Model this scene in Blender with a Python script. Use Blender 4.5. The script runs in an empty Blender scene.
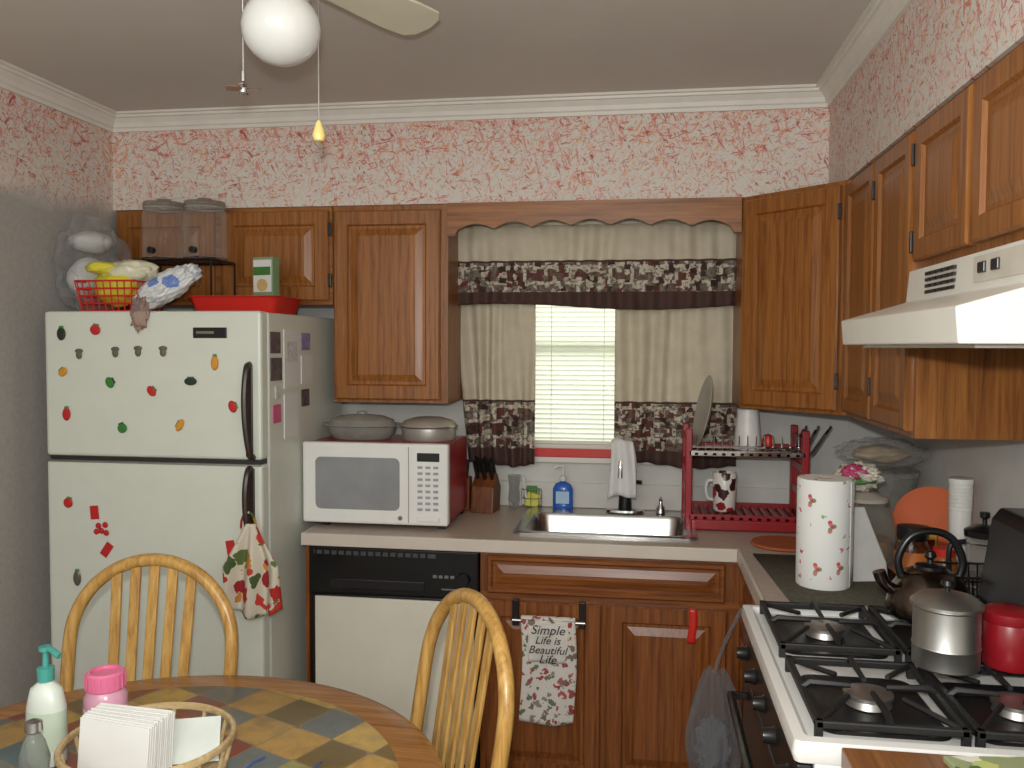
import bpy, bmesh, math, random
from mathutils import Vector, Matrix, noise
random.seed(7)
sc=bpy.context.scene
try: sc.view_settings.view_transform='Standard'
except Exception: pass
# ---------------------------------------------------------------- materials
def lin(c):
    return tuple(((v/255)/12.92 if v/255<=.04045 else ((v/255+.055)/1.055)**2.4) for v in c)+(1,)
class NT:
    def __init__(s,name):
        s.m=bpy.data.materials.new(name); s.m.use_nodes=True; s.t=s.m.node_tree; s.b=s.t.nodes['Principled BSDF']
    def n(s,typ,**kw):
        x=s.t.nodes.new(typ)
        for k,v in kw.items():
            if k in x.inputs: x.inputs[k].default_value=v
            else: setattr(x,k,v)
        return x
    def l(s,a,b): s.t.links.new(a,b)
    def ramp(s,fac,stops,interp='LINEAR'):
        r=s.n('ShaderNodeValToRGB'); r.color_ramp.interpolation=interp
        e=r.color_ramp.elements
        while len(e)>1: e.remove(e[0])
        e[0].position=stops[0][0]; e[0].color=stops[0][1]
        for p,c in stops[1:]:
            q=e.new(p); q.color=c
        s.l(fac,r.inputs['Fac']); return r.outputs['Color']
    def mix(s,f,a,b):
        x=s.n('ShaderNodeMix'); x.data_type='RGBA'
        for v,i in((f,0),(a,6),(b,7)):
            if hasattr(v,'links'): s.l(v,x.inputs[i])
            else: x.inputs[i].default_value=v
        return x.outputs[2]
    def math(s,op,a,b=0,c=None):
        x=s.n('ShaderNodeMath'); x.operation=op
        for i,v in enumerate((a,b) if c is None else (a,b,c)):
            if hasattr(v,'links'): s.l(v,x.inputs[i])
            else: x.inputs[i].default_value=v
        return x.outputs[0]
    def obj(s,scale=(1,1,1),rot=(0,0,0)):
        tc=s.n('ShaderNodeTexCoord'); mp=s.n('ShaderNodeMapping'); mp.inputs['Scale'].default_value=scale; mp.inputs['Rotation'].default_value=rot
        s.l(tc.outputs['Object'],mp.inputs['Vector']); return mp.outputs[0]
    def noise(s,vec,scale,detail=3,rough=.5,dist=0):
        x=s.n('ShaderNodeTexNoise'); x.inputs['Scale'].default_value=scale; x.inputs['Detail'].default_value=detail
        x.inputs['Roughness'].default_value=rough; x.inputs['Distortion'].default_value=dist
        s.l(vec,x.inputs['Vector']); return x.outputs[0]
    def bump(s,h,strength=.2,dist=.002):
        x=s.n('ShaderNodeBump'); x.inputs['Strength'].default_value=strength; x.inputs['Distance'].default_value=dist
        s.l(h,x.inputs['Height']); s.l(x.outputs[0],s.b.inputs['Normal'])
    def sep(s,vec):
        x=s.n('ShaderNodeSeparateXYZ'); s.l(vec,x.inputs[0]); return x.outputs
BW=lambda v:(v,v,v,1)
MC={}
def mat(name,col,rough=.5,metal=0,var=.08,sc_=12,bump=0,spec=None,emit=0):
    if name in MC: return MC[name]
    t=NT(name); c=lin(col); v=t.obj(); n=t.noise(v,sc_,4)
    lo=tuple(x*(1-var) for x in c[:3])+(1,); hi=tuple(min(1,x*(1+var)) for x in c[:3])+(1,)
    t.l(t.ramp(n,[(.3,lo),(.7,hi)]),t.b.inputs['Base Color'])
    t.b.inputs['Roughness'].default_value=rough; t.b.inputs['Metallic'].default_value=metal
    if spec is not None: t.b.inputs['Specular IOR Level'].default_value=spec
    if bump: t.bump(t.noise(v,sc_*12,2),bump)
    MC[name]=t.m; return t.m
def wood(name,dark,mid,light,axis='z',rough=.35,s=1,blotch=.84):
    t=NT(name)
    k={'z':(46*s,46*s,2.0*s),'x':(2.0*s,46*s,46*s),'y':(46*s,2.0*s,46*s)}[axis]
    k2={'z':(9*s,9*s,.8*s),'x':(.8*s,9*s,9*s),'y':(9*s,.8*s,9*s)}[axis]
    a=t.noise(t.obj(k),1.8,5,.65,.4); b=t.noise(t.obj(k2),1.2,2,.5,1.2)
    ca=t.ramp(a,[(.3,lin(dark)),(.5,lin(mid)),(.72,lin(light))])
    cb=t.ramp(b,[(.35,BW(blotch)),(.65,BW(1.0))])
    mx=t.n('ShaderNodeMix'); mx.data_type='RGBA'; mx.blend_type='MULTIPLY'; mx.inputs[0].default_value=.8
    t.l(ca,mx.inputs[6]); t.l(cb,mx.inputs[7]); t.l(mx.outputs[2],t.b.inputs['Base Color'])
    t.b.inputs['Roughness'].default_value=rough; t.bump(a,.12,.001); return t.m
def specks(name,base,cols,scale=30,thr=.35,rough=.8,dist=0,prob=.6):
    t=NT(name); v=t.obj()
    vo=t.n('ShaderNodeTexVoronoi'); vo.inputs['Scale'].default_value=scale
    nz=t.n('ShaderNodeTexNoise'); nz.inputs['Scale'].default_value=scale*1.3; t.l(v,nz.inputs['Vector'])
    ad=t.n('ShaderNodeVectorMath'); ad.operation='MULTIPLY_ADD'
    t.l(nz.outputs['Color'],ad.inputs[0]); ad.inputs[1].default_value=(dist,)*3; t.l(v,ad.inputs[2]); t.l(ad.outputs[0],vo.inputs['Vector'])
    r=t.sep(vo.outputs['Color'])
    f=t.math('MULTIPLY',t.math('LESS_THAN',vo.outputs['Distance'],thr),t.math('LESS_THAN',r[0],prob))
    n=len(cols); c=t.ramp(r[1],[(i/n,lin(q)) for i,q in enumerate(cols)],'CONSTANT')
    t.l(t.mix(f,lin(base),c),t.b.inputs['Base Color']); t.b.inputs['Roughness'].default_value=rough; return t.m
def glass(name,tint=(250,250,248),alpha=.05,rough=.05,facing=.32):
    t=NT(name); t.t.nodes.remove(t.b)
    tr=t.n('ShaderNodeBsdfTransparent'); tr.inputs[0].default_value=lin(tint)
    gl=t.n('ShaderNodeBsdfPrincipled'); gl.inputs['Roughness'].default_value=rough
    n=t.noise(t.obj(),20,2); t.l(t.ramp(n,[(.3,lin(tuple(int(q*.85) for q in tint))),(.7,lin(tuple(int(q*.94) for q in tint)))]),gl.inputs['Base Color'])
    lw=t.n('ShaderNodeLayerWeight'); lw.inputs[0].default_value=.25
    f=t.math('MULTIPLY_ADD',lw.outputs['Facing'],facing,alpha); f=t.math('MINIMUM',f,1.0)
    mx=t.n('ShaderNodeMixShader'); t.l(f,mx.inputs[0]); t.l(tr.outputs[0],mx.inputs[1]); t.l(gl.outputs[0],mx.inputs[2])
    t.l(mx.outputs[0],t.t.nodes['Material Output'].inputs[0]); return t.m
def wallpaper(name,split=None,lower=(170,166,160)):
    t=NT(name); tc=t.n('ShaderNodeTexCoord'); s=t.sep(tc.outputs['Object'])
    u=t.math('SUBTRACT',s[0],s[1]); cb=t.n('ShaderNodeCombineXYZ'); t.l(u,cb.inputs[0]); t.l(s[2],cb.inputs[1])
    col=lin((210,206,197))
    dens=t.math('MULTIPLY',t.math('SUBTRACT',s[2],2.25),-.10)
    for i,(ang,sx,sy,th,c) in enumerate([(35,12,46,.575,(220,190,181)),(-50,14,52,.597,(212,156,134)),(75,13,50,.597,(204,134,128)),(-15,15,56,.617,(186,96,94)),(120,16,60,.608,(212,158,112)),(50,19,64,.628,(168,74,76)),(5,17,60,.623,(202,116,86))]):
        r=t.n('ShaderNodeVectorRotate'); r.inputs['Angle'].default_value=math.radians(ang); t.l(cb.outputs[0],r.inputs[0])
        mp=t.n('ShaderNodeMapping'); mp.inputs['Scale'].default_value=(sx*.78,sy*.78,1); mp.inputs['Location'].default_value=(i*7.3,i*3.1,0); t.l(r.outputs[0],mp.inputs[0])
        n=t.noise(mp.outputs[0],1.7,4,.6,1.3)
        f=t.ramp(t.math('SUBTRACT',n,dens),[(th-.014,BW(0)),(th+.014,BW(.88))]); col=t.mix(f,col,lin(c))
    if split:
        nn=t.noise(tc.outputs['Object'],9,3); h=t.math('MULTIPLY_ADD',nn,.14,split-.07)
        f=t.ramp(t.math('MULTIPLY_ADD',t.math('SUBTRACT',s[2],h),12,.5),[(0,BW(0)),(1,BW(1))])
        low=t.ramp(t.noise(tc.outputs['Object'],60,3),[(.3,lin(tuple(int(q*.95) for q in lower))),(.7,lin(lower))])
        col=t.mix(f,low,col)
    t.l(col,t.b.inputs['Base Color']); t.b.inputs['Roughness'].default_value=.75
    t.bump(t.noise(tc.outputs['Object'],140,2),.15,.001); return t.m
def curtain(name,b0,b1,stripe):
    t=NT(name); tc=t.n('ShaderNodeTexCoord'); s=t.sep(tc.outputs['Object'])
    cb=t.n('ShaderNodeCombineXYZ'); t.l(s[0],cb.inputs[0]); t.l(s[2],cb.inputs[1])
    br=t.n('ShaderNodeTexBrick'); br.inputs['Scale'].default_value=1; br.inputs['Brick Width'].default_value=.082; br.inputs['Row Height'].default_value=.060
    br.inputs['Mortar Size'].default_value=.007; br.inputs['Color1'].default_value=lin((104,50,48)); br.inputs['Color2'].default_value=lin((132,124,110)); br.inputs['Mortar'].default_value=lin((208,200,182))
    t.l(cb.outputs[0],br.inputs['Vector'])
    vo=t.n('ShaderNodeTexVoronoi'); vo.distance='CHEBYCHEV'; vo.inputs['Scale'].default_value=50; t.l(cb.outputs[0],vo.inputs['Vector'])
    r=t.sep(vo.outputs['Color'])
    c2=t.ramp(r[0],[(0,lin((66,50,44))),(.20,lin((196,188,168))),(.46,lin((112,58,54))),(.56,lin((130,122,110))),(.76,lin((208,200,182)))],'CONSTANT')
    pr=t.mix(t.math('GREATER_THAN',r[1],.45),br.outputs[0],c2)
    pr=t.mix(t.ramp(t.noise(cb.outputs[0],80,3),[(.52,BW(0)),(.58,BW(.7))]),pr,lin((82,66,58)))
    cream=t.ramp(t.noise(tc.outputs['Object'],15,3),[(.3,lin((204,193,170))),(.7,lin((216,206,184)))])
    inb=t.math('MULTIPLY',t.math('GREATER_THAN',s[2],b0),t.math('LESS_THAN',s[2],b1))
    col=t.mix(inb,cream,pr); col=t.mix(t.math('LESS_THAN',s[2],stripe),col,lin((84,60,54)))
    wl=t.math('MULTIPLY',t.math('GREATER_THAN',s[2],b1-.008),t.math('LESS_THAN',s[2],b1)); col=t.mix(wl,col,lin((84,60,54)))
    t.l(col,t.b.inputs['Base Color']); t.b.inputs['Roughness'].default_value=.9
    tl=t.n('ShaderNodeBsdfTranslucent'); t.l(col,tl.inputs[0]); mx=t.n('ShaderNodeMixShader'); mx.inputs[0].default_value=.15
    t.l(t.b.outputs[0],mx.inputs[1]); t.l(tl.outputs[0],mx.inputs[2]); t.l(mx.outputs[0],t.t.nodes['Material Output'].inputs[0]); return t.m

OAKD,OAKM,OAKL=(104,58,20),(144,88,36),(168,110,52)
oak=wood('oak_vertical',OAKD,OAKM,OAKL,'z'); oakx=wood('oak_horizontal',OAKD,OAKM,OAKL,'x')
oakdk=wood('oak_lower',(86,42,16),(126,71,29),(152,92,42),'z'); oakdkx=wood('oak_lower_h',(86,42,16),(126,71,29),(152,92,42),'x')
chairw=wood('chair_wood',(158,112,54),(190,148,80),(210,172,104),'z',.3)
tablew=wood('table_wood',(124,80,40),(154,106,58),(176,128,76),'x',.25)
WP=wallpaper('wallpaper_red_leaf'); WPL=wallpaper('wall_left_paper',2.07)
white=mat('white_enamel',(228,228,224),.25,var=.02); fridgew=mat('fridge_enamel',(208,212,200),.4,var=.02,bump=.05)
trimw=mat('trim_white',(218,214,205),.5,var=.04); wallg=mat('wall_paint',(206,204,198),.7,var=.04,bump=.1)
ceil_m=mat('ceiling_paint',(204,198,190),.9,var=.03,sc_=3,bump=.3)
floor_m=mat('floor_vinyl',(120,88,60),.5,var=.2)
black=mat('black_plastic',(20,20,21),.3,var=.2); blackm=mat('cast_iron',(22,22,23),.55,var=.3)
steel=mat('stainless',(190,190,188),.25,1,var=.05); chrome=mat('chrome',(220,220,220),.1,1,var=.03); alum=mat('aluminium',(176,174,170),.42,1,var=.08)
dsteel=mat('kettle_steel',(104,92,84),.22,1,var=.15)
red=mat('red_paint',(146,22,30),.35,var=.1); redp=mat('red_plastic',(198,40,32),.35,var=.06); dred=mat('dark_red',(120,18,22),.4)
brownh=mat('handle_brown',(48,32,24),.4); cream=mat('cream_panel',(216,212,196),.4,var=.02)
gls=glass('clear_glass'); bagm=glass('clear_plastic',(244,244,244),.07,.15,.42); bagg=glass('grey_plastic_bag',(226,228,230),.10,.2,.30)
orange=mat('orange_ceramic',(206,92,30),.6); yellow=mat('yellow_wrap',(218,206,64),.4); green=mat('green_leaf',(62,120,48),.5)
paper=mat('paper_white',(216,216,212),.8,var=.03); pink=mat('pink_plastic',(228,120,158),.3); teal=mat('teal_plastic',(70,150,140),.35)
blue=mat('blue_soap',(50,100,190),.15); dwood=wood('knife_block_wood',(70,34,16),(110,60,30),(140,84,44),'z')
# ---------------------------------------------------------------- mesh helpers
def E(name,loc=(0,0,0),rz=0):
    o=bpy.data.objects.new(name,None); sc.collection.objects.link(o); o.location=loc; o.rotation_euler=(0,0,math.radians(rz)); o.empty_display_size=.05; return o
def add(p,name,bm,m,smooth=False,bev=0,loc=(0,0,0),rot=(0,0,0),sol=0,sub=0):
    me=bpy.data.meshes.new(name); bmesh.ops.recalc_face_normals(bm,faces=bm.faces[:]); bm.to_mesh(me); bm.free()
    o=bpy.data.objects.new(name,me); sc.collection.objects.link(o); me.materials.append(m)
    if p: o.parent=p
    o.location=loc; o.rotation_euler=[math.radians(a) for a in rot]
    if smooth:
        for f in me.polygons: f.use_smooth=True
        if smooth=='auto':
            try: me.set_sharp_from_angle(angle=math.radians(40))
            except Exception: pass
    if sol:
        q=o.modifiers.new('s','SOLIDIFY'); q.thickness=sol; q.offset=0
    if bev:
        q=o.modifiers.new('b','BEVEL'); q.width=bev; q.segments=2; q.limit_method='ANGLE'
    if sub:
        q=o.modifiers.new('u','SUBSURF'); q.levels=sub; q.render_levels=sub
    return o
def box(p,name,a,b,m,bev=0,**k):
    bm=bmesh.new(); r=bmesh.ops.create_cube(bm,size=1)
    for v in bm.verts: v.co=Vector([(a[i]+b[i])/2+v.co[i]*abs(b[i]-a[i]) for i in range(3)])
    return add(p,name,bm,m,bev=bev,**k)
def lathe(p,name,prof,m,seg=32,loc=(0,0,0),rot=(0,0,0),sx=1,sy=1,smooth='auto',**k):
    bm=bmesh.new(); rings=[]
    for r,z in prof:
        if r<1e-5: rings.append([bm.verts.new((0,0,z))])
        else: rings.append([bm.verts.new((r*math.cos(2*math.pi*i/seg)*sx,r*math.sin(2*math.pi*i/seg)*sy,z)) for i in range(seg)])
    for A,B in zip(rings,rings[1:]):
        for i in range(seg):
            j=(i+1)%seg
            if len(A)==1 and len(B)==1: continue
            if len(A)==1: bm.faces.new((A[0],B[j],B[i]))
            elif len(B)==1: bm.faces.new((A[i],A[j],B[0]))
            else: bm.faces.new((A[i],A[j],B[j],B[i]))
    return add(p,name,bm,m,smooth=smooth,loc=loc,rot=rot,**k)
def tube(p,name,pts,r,m,seg=8,closed=False,flat=1,**k):
    P=[Vector(q) for q in pts]; n=len(P); bm=bmesh.new(); rings=[]
    up=None
    for i in range(n):
        if closed: t=(P[(i+1)%n]-P[i-1]).normalized()
        else: t=(P[min(i+1,n-1)]-P[max(i-1,0)]).normalized()
        if up is None:
            up=Vector((0,0,1)) if abs(t.z)<.9 else Vector((0,1,0))
        s=t.cross(up).normalized(); up=s.cross(t).normalized()
        rr=r[i] if isinstance(r,(list,tuple)) else r
        rings.append([bm.verts.new(P[i]+s*rr*math.cos(2*math.pi*j/seg)+up*rr*flat*math.sin(2*math.pi*j/seg)) for j in range(seg)])
    for i in range(n if closed else n-1):
        A=rings[i];B=rings[(i+1)%n]
        for j in range(seg): bm.faces.new((A[j],A[(j+1)%seg],B[(j+1)%seg],B[j]))
    if not closed: bm.faces.new(rings[0]); bm.faces.new(rings[-1])
    return add(p,name,bm,m,smooth='auto',**k)
def smooth_pts(pts,n=6):
    P=[Vector(q) for q in pts]; P=[P[0]*2-P[1]]+P+[P[-1]*2-P[-2]]; o=[]
    for i in range(1,len(P)-2):
        for j in range(n):
            t=j/n; a,b,c,d=P[i-1:i+3]
            o.append(.5*((2*b)+(c-a)*t+(2*a-5*b+4*c-d)*t*t+(3*b-a-3*c+d)*t**3))
    o.append(P[-2]); return o
def sheet(p,name,f,nu,nv,m,sol=.002,**k):
    bm=bmesh.new(); g=[[bm.verts.new(f(i/nu,j/nv)) for j in range(nv+1)] for i in range(nu+1)]
    for i in range(nu):
        for j in range(nv): bm.faces.new((g[i][j],g[i+1][j],g[i+1][j+1],g[i][j+1]))
    return add(p,name,bm,m,smooth=True,sol=sol,**k)
def prism(p,name,poly,h0,h1,m,axis='z',bev=0,**k):
    bm=bmesh.new()
    def mk(a,b,h): return {'z':(a,b,h),'y':(a,h,b),'x':(h,a,b)}[axis]
    A=[bm.verts.new(mk(a,b,h0)) for a,b in poly]; B=[bm.verts.new(mk(a,b,h1)) for a,b in poly]
    bm.faces.new(A); bm.faces.new(B[::-1]); n=len(poly)
    for i in range(n): bm.faces.new((A[i],A[(i+1)%n],B[(i+1)%n],B[i]))
    return add(p,name,bm,m,bev=bev,**k)
def loft(p,name,R,m,cap0=True,cap1=True,**k):
    bm=bmesh.new(); rs=[[bm.verts.new(q) for q in r] for r in R]
    if cap0: bm.faces.new(rs[0][::-1])
    if cap1: bm.faces.new(rs[-1])
    for A,B in zip(rs,rs[1:]):
        for j in range(len(A)): bm.faces.new((A[j],A[(j+1)%len(A)],B[(j+1)%len(A)],B[j]))
    return add(p,name,bm,m,smooth='auto',**k)
def door(p,name,w,h,loc,rz,m,fr=.055):
    bm=bmesh.new(); R=[(0,0),(0,-.015),(.005,-.02),(fr-.004,-.02),(fr+.002,-.011),(fr+.012,-.011),(fr+.038,-.0185)]
    rs=[]
    for i,y in R: rs.append([bm.verts.new(q) for q in((i,y,i),(w-i,y,i),(w-i,y,h-i),(i,y,h-i))])
    for A,B in zip(rs,rs[1:]):
        for j in range(4): bm.faces.new((A[j],A[(j+1)%4],B[(j+1)%4],B[j]))
    bm.faces.new(rs[-1]); bm.faces.new(rs[0][::-1])
    return add(p,name,bm,m,loc=loc,rot=(0,0,rz))
def blob(p,name,c,s,m,amp=.25,fs=3,sub=4,seed=0,ridge=0,**k):
    bm=bmesh.new(); bmesh.ops.create_icosphere(bm,subdivisions=sub,radius=1)
    for v in bm.verts:
        d=1+amp*noise.noise(v.co*fs+Vector((seed,seed*2,0)))+amp*.5*noise.noise(v.co*fs*2.7+Vector((seed,0,3)))
        if ridge: d+=ridge*(.3-abs(noise.noise(v.co*fs*1.6+Vector((0,seed,5)))))
        v.co=Vector((v.co.x*s[0]*d,v.co.y*s[1]*d,v.co.z*s[2]*d))
    return add(p,name,bm,m,smooth=True,loc=c,**k)
def circ(cx,cy,cz,r,n=24,plane='xy',ry=None):
    ry=ry or r
    o=[]
    for i in range(n):
        a=2*math.pi*i/n; u,v=r*math.cos(a),ry*math.sin(a)
        o.append({'xy':(cx+u,cy+v,cz),'xz':(cx+u,cy,cz+v),'yz':(cx,cy+u,cz+v)}[plane])
    return o
def rr(x0,y0,x1,y1,r,z,n=6):
    o=[]
    for cx,cy,a in((x1-r,y1-r,0),(x0+r,y1-r,90),(x0+r,y0+r,180),(x1-r,y0+r,270)):
        for i in range(n+1):
            q=math.radians(a+90*i/n); o.append((cx+r*math.cos(q),cy+r*math.sin(q),z))
    return o
# ---------------------------------------------------------------- room
XL,XR,H,S=-2.037,.943,2.44,-.32; ZB,ZT=1.344,2.076; YN=-4.2
box(None,'floor',(XL-.1,YN,-.05),(XR+.1,.1,0),floor_m)
box(None,'ceiling',(XL-.1,YN,H),(XR+.1,.1,H+.05),ceil_m)
box(None,'wall_left',(XL-.1,YN,0),(XL,.1,H),WPL)
box(None,'wall_right',(XR,YN,0),(XR+.1,.1,H),wallg)
W0,W1,WZ0,WZ1=-.60,.25,1.13,1.98
wb=E('wall_back')
box(wb,'wall_part_left',(XL,0,0),(W0,.1,H),wallg); box(wb,'wall_part_right',(W1,0,0),(XR,.1,H),wallg)
box(wb,'wall_part_below',(W0,0,0),(W1,.1,WZ0),wallg); box(wb,'wall_part_above',(W0,0,WZ1),(W1,.1,H),wallg)
sf=E('wall_soffit')
prism(sf,'soffit_shell',[(XL,0),(XL,S),(XR+S,S),(XR+S,YN),(XR,YN),(XR,0)],ZT+.001,H,WP)
def crown():
    bm=bmesh.new(); prof=[(0,-.066),(.010,-.066),(.012,-.054),(.018,-.050),(.022,-.036),(.036,-.020),(.044,-.018),(.046,-.010),(.056,-.008),(.056,0),(0,0)]
    rows=[]
    for o,z in prof: rows.append([bm.verts.new(q) for q in((XL+o,YN,H+z),(XL+o,S-o,H+z),(XR+S-o,S-o,H+z),(XR+S-o,YN,H+z))])
    for A,B in zip(rows,rows[1:]):
        for j in range(3): bm.faces.new((A[j],A[j+1],B[j+1],B[j]))
    add(None,'trim_crown_moulding',bm,trimw)
crown()
# window
w=E('window_1')
fr=trimw
box(w,'jamb_left',(W0,.0,WZ0),(W0+.03,.09,WZ1),fr,.003); box(w,'jamb_right',(W1-.03,.0,WZ0),(W1,.09,WZ1),fr,.003)
box(w,'head',(W0,.0,WZ1-.03),(W1,.09,WZ1),fr,.003); box(w,'bottom_rail',(W0,.0,WZ0),(W1,.09,WZ0+.035),fr,.003)
box(w,'meeting_rail',(W0+.03,.05,1.54),(W1-.03,.08,1.57),fr,.003); box(w,'glass_pane',(W0+.03,.07,WZ0+.03),(W1-.03,.074,WZ1-.03),gls)
box(w,'casing_left',(W0-.07,-.015,WZ0-.02),(W0,0,WZ1+.07),fr,.003); box(w,'casing_right',(W1,-.015,WZ0-.02),(W1+.07,0,WZ1+.07),fr,.003); box(w,'casing_top',(W0,-.015,WZ1),(W1,0,WZ1+.07),fr,.003)
box(w,'sill',(W0-.09,-.030,WZ0-.035),(W1+.09,.0,WZ0-.002),fr,.004); box(w,'red_sill_strip',(-.47,-.036,WZ0-.012),(-.05,-.012,WZ0+.022),redp,.003)
bl=E('window_blind')
t=NT('blind_slat_translucent'); tl=t.n('ShaderNodeBsdfTranslucent'); tl.inputs[0].default_value=lin((236,240,226)); mx=t.n('ShaderNodeMixShader'); mx.inputs[0].default_value=.42
t.l(t.ramp(t.noise(t.obj(),8,2),[(.3,lin((232,234,224))),(.7,lin((240,242,234)))]),t.b.inputs['Base Color']); t.l(t.b.outputs[0],mx.inputs[1]); t.l(tl.outputs[0],mx.inputs[2]); t.l(mx.outputs[0],t.t.nodes['Material Output'].inputs[0]); slat=t.m
bm=bmesh.new(); z=WZ0+.05
while z<WZ1-.06:
    a=math.radians(48); x0,x1=W0+.035,W1-.035; dy,dz=.0125*math.cos(a),.0125*math.sin(a)
    vs=[bm.verts.new(q) for q in((x0,.03-dy,z+dz),(x1,.03-dy,z+dz),(x1,.03,z+.002),(x0,.03,z+.002),(x1,.03+dy,z-dz),(x0,.03+dy,z-dz))]
    bm.faces.new((vs[0],vs[1],vs[2],vs[3])); bm.faces.new((vs[3],vs[2],vs[4],vs[5])); z+=.0195
add(bl,'slats',bm,slat)
box(bl,'headrail',(W0+.032,.012,WZ1-.06),(W1-.032,.05,WZ1-.032),trimw); box(bl,'bottom_bar',(W0+.035,.02,WZ0+.036),(W1-.035,.042,WZ0+.048),trimw)
for x in(-.36,-.15): tube(bl,'ladder_cord',[(x,.014,WZ0+.05),(x,.014,WZ1-.05)],.0012,trimw,5)
cv=curtain('curtain_valance_print',1.765,1.885,1.765); ct=curtain('curtain_tier_print',1.15,1.345,1.155)
def fold(x0,x1,z0,z1,n,amp,yb,wig=.3,sweep=0,hem=0):
    def f(u,v):
        x=x0+(x1-x0)*u; z=z1+(z0-z1)*v
        y=yb-amp*(.35+.65*v)*math.sin(u*n*2*math.pi+wig*math.sin(5*v+u*9))-.3*amp*math.sin(u*n*5.3+2*v)
        x+=sweep*v*v*(1-u); z+=hem*math.sin(u*math.pi*2.0+.5)*v
        return (x,y,z)
    return f
c=E('window_valance_curtain'); sheet(c,'cloth',fold(-.735,.372,1.708,2.02,15,.014,-.125,.5,0,.012),170,20,cv)
tube(c,'rod',[(-.70,-.11,1.99),(.35,-.11,1.99)],.006,trimw)
c=E('window_curtain'); sheet(c,'cloth',fold(-.73,-.415,1.09,1.95,5,.018,-.068,1.0,.05,.01),70,40,ct)
c=E('window_curtain'); sheet(c,'cloth',fold(-.105,.355,1.10,1.95,6,.016,-.066,.6,0,.01),90,40,ct)
# ---------------------------------------------------------------- wall cabinets
DY=-.31
def hinge(p,x,y,z): box(p,'hinge',(x-.006,y-.006,z-.025),(x+.006,y+.004,z+.025),black,.002)
k=E('wall_cabinet_above_fridge'); box(k,'carcass',(-2.03,DY,1.71),(-1.153,-.001,ZT),oakx)
door(k,'door_a',.40,.335,(-2.02,DY,1.725),0,oak); door(k,'door_b',.425,.335,(-1.59,DY,1.725),0,oak); hinge(k,-1.160,DY-.012,1.80); hinge(k,-1.160,DY-.012,1.99)
k=E('wall_cabinet'); box(k,'carcass',(-1.149,DY,ZB),(-.71,-.001,ZT),oak); door(k,'door',.405,.70,(-1.142,DY,ZB+.012),0,oak)
k=E('window_valance_board')
poly=[(.335,ZT),(-.708,ZT)]; N=84
for i in range(N+1):
    u=i/N; x=-.708+1.043*u; e=min(u,1-u)
    if e<.03: zz=1.955
    else:
        q=(u-.03)/.94*7; zz=1.973+.022*abs(math.sin(q*math.pi))+.016*math.sin(u*math.pi)
    poly.append((x,zz))
prism(k,'scalloped_board',poly,-.335,-.315,oakx,'y')
k=E('corner_wall_cabinet'); prism(k,'carcass',[(.339,0-.001),(.339,-.318),(.625,-.604),(XR-.001,-.604),(XR-.001,-.001)],ZB,ZT,oak)
door(k,'door',.372,.705,(.350,-.329,ZB+.012),-45,oak)
hinge(k,.602,-.600,1.45); hinge(k,.602,-.600,1.98)
k=E('wall_cabinet'); box(k,'carcass',(.633,-1.30,ZB),(XR-.001,-.606,ZT),oak)
door(k,'door_a',.325,.70,(.633,-.625,ZB+.015),-90,oak,.045); door(k,'door_b',.315,.70,(.633,-.967,ZB+.015),-90,oak,.045)
hinge(k,.614,-.962,1.45); hinge(k,.614,-.962,1.98)
k=E('wall_cabinet_above_range_hood'); box(k,'carcass',(.633,-2.08,1.735),(XR-.001,-1.302,ZT),oak)
door(k,'door_a',.335,.305,(.633,-1.315,1.755),-90,oak,.05); door(k,'door_b',.39,.305,(.633,-1.668,1.755),-90,oak,.05); hinge(k,.614,-1.310,1.80); hinge(k,.614,-1.310,2.0)
k=E('wall_cabinet'); box(k,'carcass',(.633,-2.7,ZB),(XR-.001,-2.082,ZT),oak); door(k,'door_a',.29,.70,(.633,-2.095,ZB+.015),-90,oak,.045); door(k,'door_b',.29,.70,(.633,-2.395,ZB+.015),-90,oak,.045)
# range hood
k=E('range_hood'); hw=mat('hood_white',(224,221,212),.35,var=.02)
prism(k,'canopy',[(.463,1.562),(.458,1.618),(.600,1.660),(.606,1.732),(.941,1.732),(.941,1.562)],-1.320,-2.07,hw,'y',.003)
box(k,'filter_underside',(.50,-2.03,1.556),(.90,-1.36,1.563),alum)
for i in range(4):
    for j in range(5): box(k,'vent_slot',(.598,-1.46-.036*j-.030,1.672+i*.013),(.604,-1.46-.036*j,1.679+i*.013),black)
box(k,'switch_panel',(.597,-1.98,1.675),(.603,-1.74,1.722),mat('hood_panel',(200,194,180),.4)); box(k,'switch_a',(.592,-1.80,1.69),(.600,-1.77,1.71),black,.002); box(k,'switch_b',(.592,-1.86,1.69),(.600,-1.83,1.71),black,.002)
# ---------------------------------------------------------------- base units
lam=specks('laminate_top',(180,164,152),[(164,146,134),(194,180,170),(152,136,126)],220,.4,.35,0,.7); edge=mat('laminate_edge',(202,192,180),.4,var=.03)
k=E('countertop'); T0,T1=.876,.914; fx=.305
SX0,SX1,SY0,SY1=-.405,.165,-.50,-.15
for nm,a,b in[('top_left',(-1.144,-.625,T0),(SX0,-.001,T1)),('top_right',(SX1,-.625,T0),(XR-.001,-.001,T1)),('top_front',(SX0,-.625,T0),(SX1,SY0,T1)),('top_back',(SX0,SY1,T0),(SX1,-.001,T1)),('top_side_run',(fx+.01,-1.303,T0),(XR-.001,-.625,T1))]: box(k,nm,a,b,lam)
box(k,'front_edge',(-1.146,-.637,T0-.004),(fx,-.625,T1),edge,.002); box(k,'side_edge',(fx,-1.303,T0-.004),(fx+.01,-.637,T1),edge,.002); box(k,'end_edge',(-1.150,-.637,T0-.004),(-1.144,-.001,T1),edge)
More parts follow.
